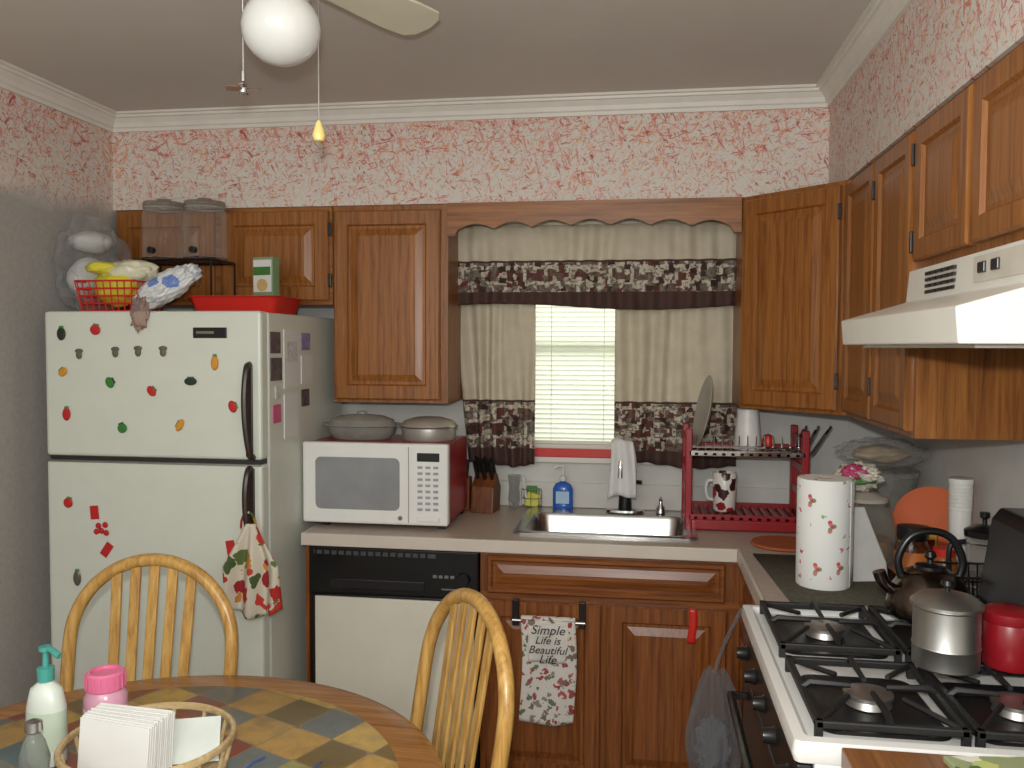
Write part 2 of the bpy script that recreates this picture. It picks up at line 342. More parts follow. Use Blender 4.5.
bs=E('trim_backsplash'); box(bs,'backsplash',(-1.14,-.012,T1+.001),(XR-.012,-.001,T1+.10),wallg,.003); box(bs,'backsplash_side',(XR-.012,-1.303,T1+.001),(XR-.001,-.012,T1+.10),wallg,.003)
k=E('base_cabinet_sink'); CT=.870
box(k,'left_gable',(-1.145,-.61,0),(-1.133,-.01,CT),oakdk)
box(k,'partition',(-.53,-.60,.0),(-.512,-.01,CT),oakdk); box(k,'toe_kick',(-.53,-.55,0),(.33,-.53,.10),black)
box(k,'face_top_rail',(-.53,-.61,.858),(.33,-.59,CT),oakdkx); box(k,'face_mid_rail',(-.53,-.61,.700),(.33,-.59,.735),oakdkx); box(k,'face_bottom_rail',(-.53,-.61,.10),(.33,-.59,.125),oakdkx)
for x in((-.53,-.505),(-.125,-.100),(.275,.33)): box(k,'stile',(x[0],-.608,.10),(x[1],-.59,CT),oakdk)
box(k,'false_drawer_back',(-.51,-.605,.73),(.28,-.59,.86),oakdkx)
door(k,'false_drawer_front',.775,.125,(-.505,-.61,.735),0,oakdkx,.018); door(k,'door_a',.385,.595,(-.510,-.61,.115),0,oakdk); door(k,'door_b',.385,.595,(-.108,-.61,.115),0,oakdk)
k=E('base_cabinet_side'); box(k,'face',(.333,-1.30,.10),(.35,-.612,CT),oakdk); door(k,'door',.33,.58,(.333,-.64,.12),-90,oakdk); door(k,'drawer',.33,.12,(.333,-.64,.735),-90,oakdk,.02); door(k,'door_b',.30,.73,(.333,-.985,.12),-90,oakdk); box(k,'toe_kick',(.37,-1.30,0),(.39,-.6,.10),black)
k=E('red_ribbon_tag'); sheet(k,'ribbon',lambda u,v:(.155+.026*u+.003*math.sin(v*5),-.6312-.002*math.sin(v*3),.715-.115*v),3,10,redp,.002)
# dishwasher
k=E('dishwasher'); box(k,'tub',(-1.128,-.585,.10),(-.535,-.03,.870),black)
box(k,'door_trim',(-1.128,-.605,.12),(-.535,-.585,.70),black,.004); box(k,'cream_panel',(-1.112,-.612,.135),(-.551,-.600,.692),cream,.003)
box(k,'control_panel',(-1.128,-.622,.705),(-.535,-.585,.868),black,.006); box(k,'vent_grille',(-1.110,-.626,.842),(-.68,-.620,.856),mat('grille_grey',(70,70,72),.4))
for i in range(16): box(k,'grille_bar',(-1.105+i*.026,-.628,.840),(-1.098+i*.026,-.624,.858),black)
box(k,'handle_recess',(-1.05,-.628,.725),(-.72,-.620,.760),mat('dw_grey',(32,32,35),.25),.003)
lathe(k,'dial',[(0,.022),(.020,.022),(.024,0),(0,0)],black,loc=(-.585,-.622,.775),rot=(90,0,0)); 
for i in range(4): box(k,'button',(-.69+i*.02,-.627,.775),(-.676+i*.02,-.620,.785),mat('btn_grey',(110,110,112),.4),.001)
box(k,'logo',(-.66,-.624,.735),(-.60,-.621,.740),steel); box(k,'toe_panel',(-1.128,-.56,0),(-.535,-.54,.10),black)
# sink
k=E('kitchen_sink')
loft(k,'basin',[rr(-.435,-.540,.190,-.070,.03,.9145),rr(-.435,-.540,.190,-.070,.03,.921),rr(-.425,-.53,.18,-.08,.03,.923),rr(-.40,-.495,.16,-.155,.05,.920),rr(-.393,-.488,.153,-.162,.05,.908),rr(-.38,-.475,.14,-.175,.06,.755),rr(-.34,-.44,.10,-.21,.06,.742)],steel,cap0=False)
lathe(k,'drain',[(0,.004),(.03,.004),(.04,.001),(.04,0)],chrome,loc=(-.12,-.32,.743))
k=E('kitchen_faucet',(-.06,-.110,.9235)); lathe(k,'escutcheon',[(0,0),(.075,0),(.072,.008),(.03,.012),(0,.012)],chrome,sy=.42)
lathe(k,'body',[(.026,.01),(.024,.07),(.022,.10),(.018,.11),(0,.115)],black)
tube(k,'spout',smooth_pts([(0,0,.05),(0,-.0,.17),(-.003,-.015,.24),(-.008,-.055,.275),(-.012,-.10,.255),(-.015,-.125,.20),(-.016,-.13,.15)]),.0135,chrome,12)
tube(k,'lever',smooth_pts([(.012,0,.085),(.035,-.01,.115),(.062,-.02,.118)]),.008,black,8)
dc=mat('dish_cloth',(214,214,212),.9,var=.05,bump=.4)
k=E('dish_cloth',(-.070,-.185,1.212))
def f(u,v):
    s_=(v-.5)*2
    y=.062*math.copysign(min(1,abs(s_)*2.0),s_); z=-(max(0,abs(s_)-.3)*(.29 if s_<0 else .17))
    wd_=.034+.018*abs(s_)
    return ((u-.5)*2*wd_+.004*math.sin(v*9),y-.006*math.sin(u*11+v*4)-.0,z-.012*(abs(u-.5)*2)**2+.004*math.sin(u*7))
sheet(k,'cloth',f,20,40,dc,.004)
k=E('countertop_soap_dispenser',(.075,-.108,.923)); lathe(k,'base',[(0,0),(.018,0),(.016,.02),(.008,.03),(.007,.055),(0,.056)],steel); tube(k,'nozzle',[(0,0,.055),(0,-.02,.062),(0,-.045,.056)],.005,steel)
k=E('dish_soap_bottle',(-.305,-.045,.9145)); lathe(k,'bottle',[(0,0),(.038,0),(.040,.01),(.040,.080),(.030,.100),(.012,.108),(.012,.118),(0,.118)],blue,sy=.5); lathe(k,'pump_collar',[(.013,.112),(.013,.13),(.005,.134),(.004,.170),(0,.170)],paper); tube(k,'pump_nozzle',[(0,0,.168),(-.02,-.01,.171),(-.035,-.015,.162)],.005,paper); box(k,'label',(-.026,-.0215,.025),(.026,-.018,.072),mat('label_blue',(170,200,225),.4))
k=E('sponge_caddy',(-.43,-.04,.9145))
for z in(.01,.04,.075): tube(k,'wire',circ(0,0,z,.040,16,ry=.026),.0016,chrome,5,True)
for i in range(8):
    a=i*math.pi/4; tube(k,'upright',[(.040*math.cos(a),.026*math.sin(a),0),(.040*math.cos(a),.026*math.sin(a),.075)],.0014,chrome,5)
box(k,'sponge',(-.028,-.013,.004),(.026,.013,.060),mat('sponge',(206,206,90),.9,bump=.5),.004,rot=(0,12,0)); box(k,'scrub_pad',(-.022,.013,.004),(.020,.020,.085),green); tube(k,'brush_handle',[(-.02,0,.02),(-.03,-.005,.10),(-.034,-.008,.125)],[.004,.005,.006],paper,8)
k=E('glass_vase',(-.500,-.045,.9145)); lathe(k,'glass',[(0,0),(.018,0),(.024,.03),(.02,.08),(.026,.13),(.023,.13),(.017,.08),(.021,.03),(0,.006)],glass('vase_glass',(236,238,236),.12,.05,.5))
k=E('knife_block',(-.60,-.145,.9145),-8)
prism(k,'block',[(-.045,0),(.05,0),(.065,.09),(.02,.15),(-.03,.10)],-.045,.045,dwood,'x',.003)
for i in range(3):
    for j in range(2):
        x=-.030+i*.030; y=.002+j*.03; z=.125+j*.012-.0; tube(k,'knife_handle',[(x,y,z),(x,y-.03,z+.055),(x,y-.045,z+.075)],[.008,.009,.007],black,8)
k=E('utensil_block',(-.69,-.125,.9145)); box(k,'holder',(-.03,-.03,0),(.03,.03,.13),dwood,.004)
for x,y,h in((-.015,-.01,.21),(.012,-.012,.20),(0,.012,.225)): tube(k,'utensil_handle',[(x,y,.10),(x*1.5,y-.005,h-.03),(x*1.7,y-.006,h)],[.006,.008,.008],black,8)
# microwave
k=E('microwave_oven'); mw=white
box(k,'case',(-1.182,-.50,.934),(-.664,-.18,1.212),mat('microwave_case_red',(150,30,40),.3),.008); box(k,'front_frame',(-1.188,-.530,.930),(-.660,-.495,1.216),mw,.008)
box(k,'door_seam',(-.801,-.532,.94),(-.799,-.5,1.205),mat('seam_grey',(120,120,120),.5)); wsc=mat('mw_window',(140,142,144),.2)
loft(k,'window',[[(a,-.5295,b) for a,b,_ in rr(-1.140,.980,-.832,1.165,.02,0)],[(a,-.533,b) for a,b,_ in rr(-1.138,.982,-.834,1.163,.02,0)]],wsc,cap0=False); box(k,'display',(-.770,-.533,1.155),(-.690,-.525,1.185),black,.002)
for i in range(8):
    for j in range(3): box(k,'key',(-.768+j*.028,-.5325,1.130-i*.021),(-.750+j*.028,-.527,1.139-i*.021),mat('key_grey',(150,152,158),.5),.001)
box(k,'door_latch_bar',(-.77,-.536,.945),(-.69,-.525,.962),mw,.003); lathe(k,'badge',[(0,.003),(.008,.003),(.008,0)],steel,loc=(-.83,-.530,.955),rot=(90,0,0))
for x in(-1.12,-.69):
    for y in(-.48,-.20): box(k,'foot',(x-.015,y-.015,.9145),(x+.015,y+.015,.935),black)
k=E('glass_casserole_dish',(-1.03,-.34,1.2125)); cg=glass('smoky_glass',(200,198,190),.42,.05,.4)
lathe(k,'dish',[(0,0),(.105,0),(.125,.02),(.130,.045),(.150,.05),(.150,.055),(.125,.052),(.118,.02),(0,.006)],cg,sy=.7); lathe(k,'lid',[(.128,.052),(.12,.07),(.08,.085),(.02,.090),(.018,.10),(0,.102)],cg,sy=.7)
k=E('cake_pan_with_lid',(-.775,-.34,1.2125)); lathe(k,'pan',[(0,0),(.095,0),(.10,.01),(.098,.045),(.106,.048),(.104,.055),(.09,.070),(.05,.082),(0,.085)],mat('pan_grey',(176,172,164),.35,.5),seg=40); tube(k,'rim',circ(0,0,.05,.104,40),.003,steel,6,True)
# ---------------------------------------------------------------- refrigerator
k=E('refrigerator'); FX0,FX1,FY=-1.945,-1.192,-.85; FZ=1.665
box(k,'cabinet_body',(FX0+.003,-.785,.02),(FX1-.003,-.10,FZ-.003),fridgew,.006)
box(k,'gasket',(FX0+.012,-.795,.06),(FX1-.012,-.780,FZ-.01),mat('gasket',(70,66,62),.7))
box(k,'freezer_door',(FX0,FY,1.190),(FX1,-.795,FZ),fridgew,.010); box(k,'fridge_door',(FX0,FY,.12),(FX1,-.795,1.176),fridgew,.010)
box(k,'door_gap_trim',(FX0+.01,-.842,1.176),(FX1-.005,-.80,1.190),mat('gap_dark',(40,38,36),.5)); box(k,'chrome_strip',(FX0+.004,-.853,1.170),(FX1-.004,-.846,1.176),steel)
box(k,'toe_grille',(FX0+.02,-.80,.02),(FX1-.02,-.78,.115),black)
for a,b,bt in((1.495,1.20,1),(1.165,.93,0)):
    tube(k,'handle_'+('freezer' if bt else 'fridge'),smooth_pts([(FX1-.040,FY+.002,a),(FX1-.038,FY-.022,a-.012),(FX1-.040,FY-.034,(a*3+b)/4),(FX1-.040,FY-.036,(a+b)/2),(FX1-.036,FY-.032,(a+3*b)/4),(FX1-.030,FY-.02,b+.008),(FX1-.030,FY+.002,b)]),.0105,brownh,8)
box(k,'handle_base',(FX1-.052,FY-.006,1.20),(FX1-.028,FY+.002,1.495),brownh,.003); box(k,'handle_base_lower',(FX1-.048,FY-.006,.93),(FX1-.024,FY+.002,1.165),brownh,.003)
box(k,'name_plate',(-1.42,FY-.004,1.578),(-1.305,FY+.001,1.612),black,.002); box(k,'name_lettering',(-1.408,FY-.006,1.592),(-1.348,FY-.003,1.600),mat('plate_gold',(120,112,90),.4))
fm=E('fridge_magnets'); px=lambda a,b:(-1.94+(a-47)*.00347,1.66-(b-311)*.00329)
rb=mat('magnet_red',(186,34,36),.4); yb=mat('magnet_yellow',(204,142,44),.4); gb=mat('magnet_green',(56,120,48),.4); mb=mat('magnet_pewter',(120,114,104),.4,.6); db=mat('magnet_dark',(34,44,34),.5)
def magnet(a,b,m,w=.018,h=.018,leaf=gb,st=1,tilt=0):
    x,z=px(a,b); g=bpy.data.objects.new('magnet',None); sc.collection.objects.link(g); g.parent=fm; g.location=(x,FY-.0005,z); g.rotation_euler=(0,math.radians(tilt),0)
    o=lathe(g,'magnet_fruit',[(0,0),(.7,.05),(1,.35),(.8,.75),(0,1)] ,m,seg=16,rot=(90,0,0)); o.scale=(w,h,.009)
    if st:
        for s in(-1,0,1):
            q=lathe(g,'magnet_leaf',[(0,0),(1,.3),(0,1)],leaf,seg=8,loc=(s*w*.35,-.0005,h*.9),rot=(90,0,s*-1)); q.scale=(w*.24,h*.32,.006)
for a,b,m,w_,h_,tl_ in[(64,332,db,.016,.022,0),(99,328,rb,.019,.017,10),(218,360,yb,.013,.024,0),(65,370,yb,.018,.013,-40),(113,380,gb,.019,.015,60),(155,388,rb,.019,.014,50),(194,378,db,.022,.013,0),(235,402,rb,.020,.014,70),(68,412,rb,.015,.022,0),(125,425,gb,.017,.016,-20),(183,421,yb,.022,.012,-60),(68,501,rb,.017,.017,15),(76,577,mb,.014,.026,0)]: magnet(a,b,m,w_,h_,db if m is gb else gb,1,tl_)
for a,b in((82,353),(119,351),(142,350),(167,350)): magnet(a,b,mb,.011,.014,mb); magnet(a,b-4,mb,.015,.008,mb,0)
for a,b in((99,523),(106,522),(102,528),(107,530),(97,529)): magnet(a,b,rb,.010,.010,gb,0)
for a,b,w_,h_,r in((95,510,.03,.045,5),(107,547,.028,.048,-35),(232,541,.03,.055,10)):
    x,z=px(a,b); box(fm,'magnet_tag',(-w_/2,-.004,-h_/2),(w_/2,0,h_/2),rb,.002,loc=(x,FY-.0005,z),rot=(0,-r,0))
nt=E('fridge_note_papers')
n1=mat('note_photo',(90,80,84),.6,var=.5,sc_=60); n2=mat('note_pink',(200,90,130),.6); n3=mat('note_violet',(140,130,170),.6,var=.3,sc_=50); ng=mat('note_grey',(196,196,192),.7,var=.2,sc_=80)
for y0,y1,z0,z1,m in[(-.775,-.70,1.53,1.60,n1),(-.775,-.69,1.44,1.515,n1),(-.67,-.54,1.41,1.61,paper),(-.67,-.55,1.24,1.39,paper),(-.76,-.70,1.30,1.36,n2),(-.52,-.44,1.54,1.60,n3),(-.52,-.42,1.42,1.52,paper),(-.52,-.45,1.34,1.40,n1),(-.74,-.70,1.38,1.42,ng),(-.65,-.56,1.50,1.57,ng)]: box(nt,'note',(FX1-.003,y0,z0),(FX1+.0005+(.0006 if m is ng else 0),y1,z1),m)
# towel on fridge handle
tf=specks('fruit_towel',(204,196,178),[(176,40,36),(188,58,44),(90,110,60),(150,34,38),(70,90,50),(186,126,54)],20,.5,.9,.05,.8)
k=E('fruit_hand_towel')
def f(u,v):
    w_=.030+.15*min(1,v*2.0); return (-1.200+(u-.5)*w_+.01*v,-.905-.020*math.sin(u*14+v*2)*min(1,v*2)-.01,1.0-.265*v-.03*math.sin(u*3.2)*v)
sheet(k,'towel',f,36,24,tf,.004); tube(k,'hanging_loop',circ(-1.222,-.886,.985,.025,16,'xz',.045),.004,tf,6,True)
# things on the fridge
Z=FZ
k=E('red_wire_basket',(-1.79,-.66,Z)) 
for i,z in enumerate((.004,.03,.055,.08,.105)):
    s=.085+.02*z/.1; tube(k,'hoop',rr(-.095-.15*z,-s,.095+.15*z,s,.02,z,4),.0035,redp,6,True)
for i in range(9):
    x=-.09+i*.0225
    for s in(-1,1): tube(k,'rib',[(x,s*.085,.004),(x*1.15,s*.105,.105)],.0025,redp,5)
for i in range(7):
    y=-.07+i*.0233
    for s in(-1,1): tube(k,'rib_side',[(s*.095,y,.004),(s*.112,y*1.15,.105)],.0025,redp,5)
box(k,'basket_floor',(-.09,-.08,.002),(.09,.08,.006),redp); blob(k,'bread_pack_yellow',(-.01,0,.085),(.080,.065,.060),yellow,.15,2,seed=3,ridge=.2); blob(k,'bread_pack_cream',(.02,.02,.140),(.10,.06,.045),mat('wrap_cream',(214,212,184),.3),.2,2,seed=5,ridge=.3); blob(k,'bread_pack_lemon',(-.06,-.01,.155),(.055,.05,.022),yellow,.2,2,seed=8,ridge=.2)
k=E('clear_plastic_bag',(-1.935,-.60,Z+.165)); blob(k,'bag',(0,0,.01),(.088,.15,.165),bagm,.15,1.6,5,seed=1,ridge=.45); blob(k,'foam_plates',(.01,-.02,.085),(.066,.08,.038),mat('foam_white',(204,204,202),.6),.10,1.5,seed=2); blob(k,'napkin_pack',(0,-.02,-.045),(.06,.09,.075),mat('foam_white',(204,204,202),.6),.10,1.5,seed=7)
k=E('wire_shelf_rack',(-1.675,-.44,Z))
for x in(-.15,.15):
    for y in(-.09,.09): tube(k,'leg',[(x,y,0),(x,y,.195)],.004,black,6)
tube(k,'top_frame',rr(-.155,-.095,.155,.095,.02,.197,4),.005,black,6,True)
for i in range(11): tube(k,'shelf_wire',[(-.15+i*.03,-.095,.197),(-.15+i*.03,.095,.197)],.0025,black,5)
jl=glass('lid_plastic',(206,202,194),.22)
for i,x in enumerate((-1.755,-1.594)):
    k=E('glass_storage_jar',(x,-.44,Z+.2025)); lathe(k,'glass',[(0,0),(.073,0),(.078,.01),(.078,.165),(.070,.185),(.070,.20),(.066,.20)],gls); tube(k,'rim',circ(0,0,.19,.070,32),.003,glass('rim_glass',(225,225,220),.4),6,True); lathe(k,'lid',[(0,.225),(.025,.225),(.03,.212),(.072,.212),(.074,.20),(.074,.192)],jl); lathe(k,'spigot',[(0,0),(.012,0),(.012,.02),(0,.022)],black,loc=(0,-.078,.03),rot=(90,0,0)); tube(k,'base_ring',circ(0,0,.006,.076,32),.003,steel,6,True)
k=E('snack_bag',(-1.60,-.70,Z+.085)); blob(k,'bag',(0,0,0),(.125,.05,.045),specks('snack_print',(210,212,212),[(80,110,190),(190,200,215),(110,136,196)],16,.45,.3,.05,.4),.2,2.5,5,seed=9,ridge=.3,rot=(10,-32,10))
k=E('twist_tied_bag',(-1.60,-.80,Z+.012)); blob(k,'bag',(0,-.055,-.02),(.028,.020,.055),glass('tied_bag',(226,206,198),.22),.4,3,4,seed=4)
k=E('red_plastic_tray',(-1.395,-.52,Z))
loft(k,'tray',[rr(-.145,-.10,.145,.10,.02,.0),rr(-.160,-.12,.160,.12,.025,.055),rr(-.168,-.13,.168,.13,.03,.057),rr(-.166,-.128,.166,.128,.03,.061),rr(-.155,-.115,.155,.115,.025,.057),rr(-.140,-.095,.140,.095,.02,.006)],redp)
k=E('food_carton',(-1.345,-.47,Z+.007),-12); box(k,'carton',(-.043,-.02,0),(.043,.02,.20),mat('carton_green',(120,150,110),.5),.002); box(k,'carton_label',(-.038,-.022,.075),(.038,-.019,.19),paper); box(k,'carton_green_band',(-.04,-.0225,.135),(.035,-.0195,.165),green); lathe(k,'carton_picture',[(0,.003),(.022,.003),(.022,0)],mat('oat_tan',(200,170,110),.6),loc=(0,-.0215,.10),rot=(90,0,0))
# ---------------------------------------------------------------- dish rack
k=E('dish_drying_rack'); rx0,rx1,ry0,ry1=.165,.560,-.36,-.10; z0=.9145; SH=1.175
for x in(rx0,rx1):
    box(k,'post_front',(x-.012,ry0,z0),(x+.012,ry0+.03,1.27),red,.004); box(k,'post_back',(x-.012,ry1-.03,z0),(x+.012,ry1,1.27),red,.004)
    for z in(.945,1.03,1.12,1.215): box(k,'side_rail',(x-.008,ry0+.02,z),(x+.008,ry1-.02,z+.028),red,.003)
    for i in range(5): box(k,'side_slat',(x-.004,ry0+.05+i*.038,.95),(x+.004,ry0+.058+i*.038,1.23),red)
for z in(.950,SH):
    box(k,'front_rail',(rx0,ry0,z),(rx1,ry0+.015,z+.020),red if z<1 else chrome,.003); box(k,'back_rail',(rx0,ry1-.015,z),(rx1,ry1,z+.022),red,.003)
    for i in range(12): box(k,'shelf_slat',(rx0+.02+i*.031,ry0,z+.004),(rx0+.032+i*.031,ry1,z+.012),red)
box(k,'drip_tray',(rx0+.01,ry0-.01,z0+.003),(rx1-.01,ry1,z0+.038),red,.004)
for i in range(13):
    x=rx0+.03+i*.029; tube(k,'rack_wire',[(x,ry0+.03,SH+.01),(x,ry0+.035,SH+.065),(x,ry0+.045,SH+.07),(x,ry0+.05,SH+.01)],.002,chrome,5)
for yy in(ry0+.02,ry0+.055): tube(k,'rack_wire_long',[(rx0,yy,SH+.03),(rx1,yy,SH+.03)],.003,chrome,6)
for i in range(9): tube(k,'utensil',[(rx1-.035+i*.010,-.28+.02*(i%3),SH),(rx1-.01+i*.014,-.30+.02*(i%3),SH+.08+.012*(i%3))],[.003,.005],[chrome,black,chrome][i%3],6)
k=E('dinner_plate',(.235,-.255,SH+.147)); lathe(k,'plate',[(0,0),(.07,.002),(.13,.018),(.132,.02),(.128,.022),(.07,.007),(0,.005)],mat('plate_grey',(170,166,154),.5),rot=(0,-79,6),seg=40)
k=E('white_cup_inverted',(.378,-.235,SH+.013)); lathe(k,'cup',[(.047,0),(.050,.003),(.037,.145),(.031,.15),(0,.15)],mat('cup_white',(224,221,217),.4))
k=E('red_pepper_shaker',(.455,-.20,SH+.013)); lathe(k,'body',[(0,0),(.018,0),(.022,.03),(.014,.05),(0,.055)],redp)
k=E('coffee_mug',(.300,-.23,.963)); lathe(k,'mug',[(0,0),(.036,0),(.040,.005),(.044,.135),(.041,.14),(.038,.135),(.035,.01),(0,.008)],specks('mug_print',(224,218,210),[(160,30,40),(60,30,30),(150,40,46)],26,.5,.3,.04,.6)); tube(k,'mug_handle',smooth_pts([(-.040,0,.11),(-.06,0,.105),(-.066,0,.075),(-.058,0,.045),(-.038,0,.038)]),.006,paper,8)
# ---------------------------------------------------------------- side counter items
k=E('rubber_mat'); sheet(k,'mat',lambda u,v:(.345+.36*u+.03*v,-.70-.50*v,.9165),2,2,mat('mat_dark',(70,66,54),.9,var=.3,sc_=60),.004)
k=E('orange_trivet',(.46,-.55,.9145)); lathe(k,'disc',[(0,0),(.10,0),(.105,.004),(.10,.010),(.08,.008),(0,.008)],mat('terracotta',(168,84,42),.5))
k=E('paper_towel_roll',(.487,-1.03,.919)); ptm=specks('paper_towel_print',(230,230,226),[(206,120,130),(200,90,104),(150,172,130),(190,80,90)],60,.36,.9,.03,.10)
lathe(k,'roll',[(.02,0),(.068,0),(.070,.004),(.070,.285),(.068,.288),(.02,.288),(.02,0)],ptm,seg=48); lathe(k,'core',[(.019,.001),(.019,.287),(.016,.287),(.016,.001)],mat('cardboard',(160,130,95),.8)); sheet(k,'loose_sheet',lambda u,v:(.0715*math.cos(-.6+u*.9)+.01*u*u,.0715*math.sin(-.6+u*.9)-.014*u*u,.004+.28*v),10,4,ptm,.001)
for cxx,czz in((-2.0,.055),(-1.5,.17),(-2.25,.235),(-1.15,.06)):
    for j in range(7):
        aa=cxx+.13*math.cos(j*2.1)*(.3+.1*j); zz=czz+.016*math.sin(j*2.1)*(.3+.12*j)
        q=lathe(k,'printed_flower',[(0,0),(1,.2),(0,.4)],mat('pf%d'%(j%4),[(196,80,92),(208,124,134),(124,150,102),(176,60,72)][j%4],.8),seg=8,loc=(.0698*math.cos(aa),.0698*math.sin(aa),zz)); q.rotation_euler=(0,math.radians(90),aa); q.scale=(.006,.006,.002)
k=E('glass_cookie_jar',(.650,-.80,.9200)); lathe(k,'glass',[(0,0),(.06,0),(.085,.03),(.09,.09),(.075,.15),(.055,.175),(.055,.19),(.051,.19)],glass('jar_glass',(236,234,226),.10)); lathe(k,'contents',[(0,.01),(.070,.03),(.076,.08),(0,.09)],mat('cookies',(150,110,70),.9)); lathe(k,'lid',[(.06,.19),(.062,.20),(.03,.215),(.0,.218)],mat('jar_lid',(190,180,168),.4))
k=E('printed_bread_bag',(.632,-.80,1.180)); blob(k,'bag',(0,0,.0),(.055,.05,.034),mat('bread_wrap',(200,192,178),.35,var=.25,sc_=20),.4,2.5,5,seed=13,ridge=.5); blob(k,'pink_wrapper',(-.02,-.02,.012),(.034,.03,.024),mat('wrap_pink',(178,60,104),.4),.4,2.5,4,seed=15,ridge=.5); blob(k,'green_wrapper',(-.015,-.035,-.008),(.045,.02,.010),mat('wrap_green',(84,130,72),.4),.4,2.5,4,seed=17,ridge=.4)
k=E('folded_white_paper_bag',(.615,-.965,.9200),12); loft(k,'bag',[rr(-.055,-.02,.055,.02,.008,0),rr(-.052,-.018,.050,.018,.008,.05),rr(-.045,-.010,.018,.012,.006,.13),rr(-.040,-.004,-.010,.006,.004,.20)],mat('bag_white',(200,198,194),.6,bump=.3))
k=E('instant_coffee_jar',(.735,-.955,.9145)); lathe(k,'jar',[(0,0),(.042,0),(.045,.01),(.045,.10),(.036,.12),(0,.12)],mat('coffee_brown',(80,38,18),.15)); lathe(k,'lid',[(.038,.12),(.040,.122),(.040,.155),(0,.157)],black); lathe(k,'label',[(.0455,.025),(.0458,.03),(.0458,.085),(.0455,.09)],mat('label_orange',(190,110,50),.5))
k=E('tea_box',(.790,-.835,.9145),10); box(k,'carton',(-.036,-.03,0),(.036,.03,.13),mat('tea_yellow',(202,156,60),.5),.002); box(k,'carton_label',(-.028,-.032,.04),(.028,-.029,.10),dred)
k=E('spice_jar',(.80,-1.01,.9145)); lathe(k,'jar',[(0,0),(.03,0),(.032,.01),(.032,.08),(.026,.09),(0,.09)],mat('spice_amber',(160,90,34),.2)); lathe(k,'lid',[(.028,.09),(.028,.11),(0,.111)],redp)
k=E('orange_plate',(.872,-.68,1.026)); lathe(k,'plate',[(0,0),(.075,.002),(.108,.014),(.110,.017),(.075,.008),(0,.005)],orange,rot=(76,0,-22),seg=40)
k=E('paper_cup_stack',(.868,-.92,.9145)); lathe(k,'stack',[(0,0),(.026,0),(.030,.27),(.032,.272),(.032,.285),(.028,.286),(0,.285)],mat('cup_stack_white',(218,216,210),.5))
for i in range(8): tube(k,'cup_rim',circ(0,0,.20+i*.010,.0305,24),.0012,paper,5,True)
k=E('storage_tub',(.78,-.43,.9145)); lathe(k,'tub',[(0,0),(.10,0),(.12,.22),(.125,.225),(.125,.24),(0,.245)],glass('tub_plastic',(224,224,220),.25),seg=40)
k=E('clear_food_bag',(.78,-.45,1.212)); blob(k,'bag',(0,0,0),(.13,.10,.045),bagm,.20,1.8,5,seed=11,ridge=.4); blob(k,'bread_slices',(0,0,-.004),(.085,.06,.028),mat('bread_tan',(186,164,132),.7),.2,2,4,seed=12)
k=E('french_press',(.88,-1.06,.9145)); lathe(k,'beaker',[(0,0),(.043,0),(.045,.005),(.045,.16),(.042,.16),(.042,.008),(0,.006)],gls); lathe(k,'coffee',[(0,.009),(.041,.009),(.041,.07),(0,.07)],mat('coffee',(40,22,14),.2)); lathe(k,'lid',[(.047,.155),(.048,.17),(.03,.182),(.006,.185),(.005,.20),(.012,.205),(.012,.218),(0,.22)],black); tube(k,'handle',smooth_pts([(-.045,0,.14),(-.08,0,.13),(-.085,0,.08),(-.08,0,.04),(-.045,0,.03)]),.007,black,8)
for z in(.03,.14): tube(k,'band',circ(0,0,z,.046,24),.002,chrome,5,True)
k=E('black_wire_basket',(.82,-1.20,.918))
for z,s in((.004,.9),(.05,1),(.095,1.08)): tube(k,'hoop',rr(-.085*s,-.07*s,.085*s,.07*s,.02,z,4),.003,black,6,True)
for i in range(9):
    x=-.08+i*.02
    for s in(-1,1): tube(k,'rib',[(x*.9,s*.063,.004),(x*1.08,s*.0756,.095)],.002,black,5)
for i in range(6):
    y=-.055+i*.022
    for s in(-1,1): tube(k,'rib_side',[(s*.0765,y,.004),(s*.092,y,.095)],.002,black,5)
# ---------------------------------------------------------------- stove
k=E('gas_stove'); sx,y0,y1,zt=.245,-1.312,-2.045,.935
box(k,'body',(.275,y1,.05),(.90,y0,.90),white,.004); box(k,'oven_door',(.250,y1+.01,.20),(.275,y0-.01,.78),black,.006); box(k,'control_fascia',(.248,y1+.005,.79),(.275,y0-.005,.895),black,.005)
box(k,'drawer_front',(.252,y1+.01,.06),(.275,y0-.01,.19),black,.004); box(k,'oven_window',(.247,y1+.13,.36),(.251,y0-.13,.62),mat('oven_glass',(12,12,14),.06))
tube(k,'oven_handle',[(.25,y0-.06,.735),(.215,y0-.06,.735),(.213,-1.68,.735),(.215,y1+.06,.735),(.25,y1+.06,.735)],.010,black,8)
for i in range(5): lathe(k,'knob',[(0,.024),(.013,.024),(.016,.004),(.020,0)],black,seg=20,loc=(.249,-1.39-i*.145,.843),rot=(0,-90,0))
loft(k,'cooktop',[rr(sx,y1,.90,y0,.012,.90),rr(sx-.004,y1-.004,.90,y0+.0,.014,.915),rr(sx,y1,.90,y0,.012,zt),rr(sx+.018,y1+.018,.885,y0-.018,.012,zt+.001),rr(sx+.028,y1+.028,.875,y0-.028,.012,zt-.010)],white,cap0=False)
zc=zt-.010; GX=(.400,.645); GY=(-1.49,-1.86)
bwl=mat('bowl_black',(24,24,25),.35)
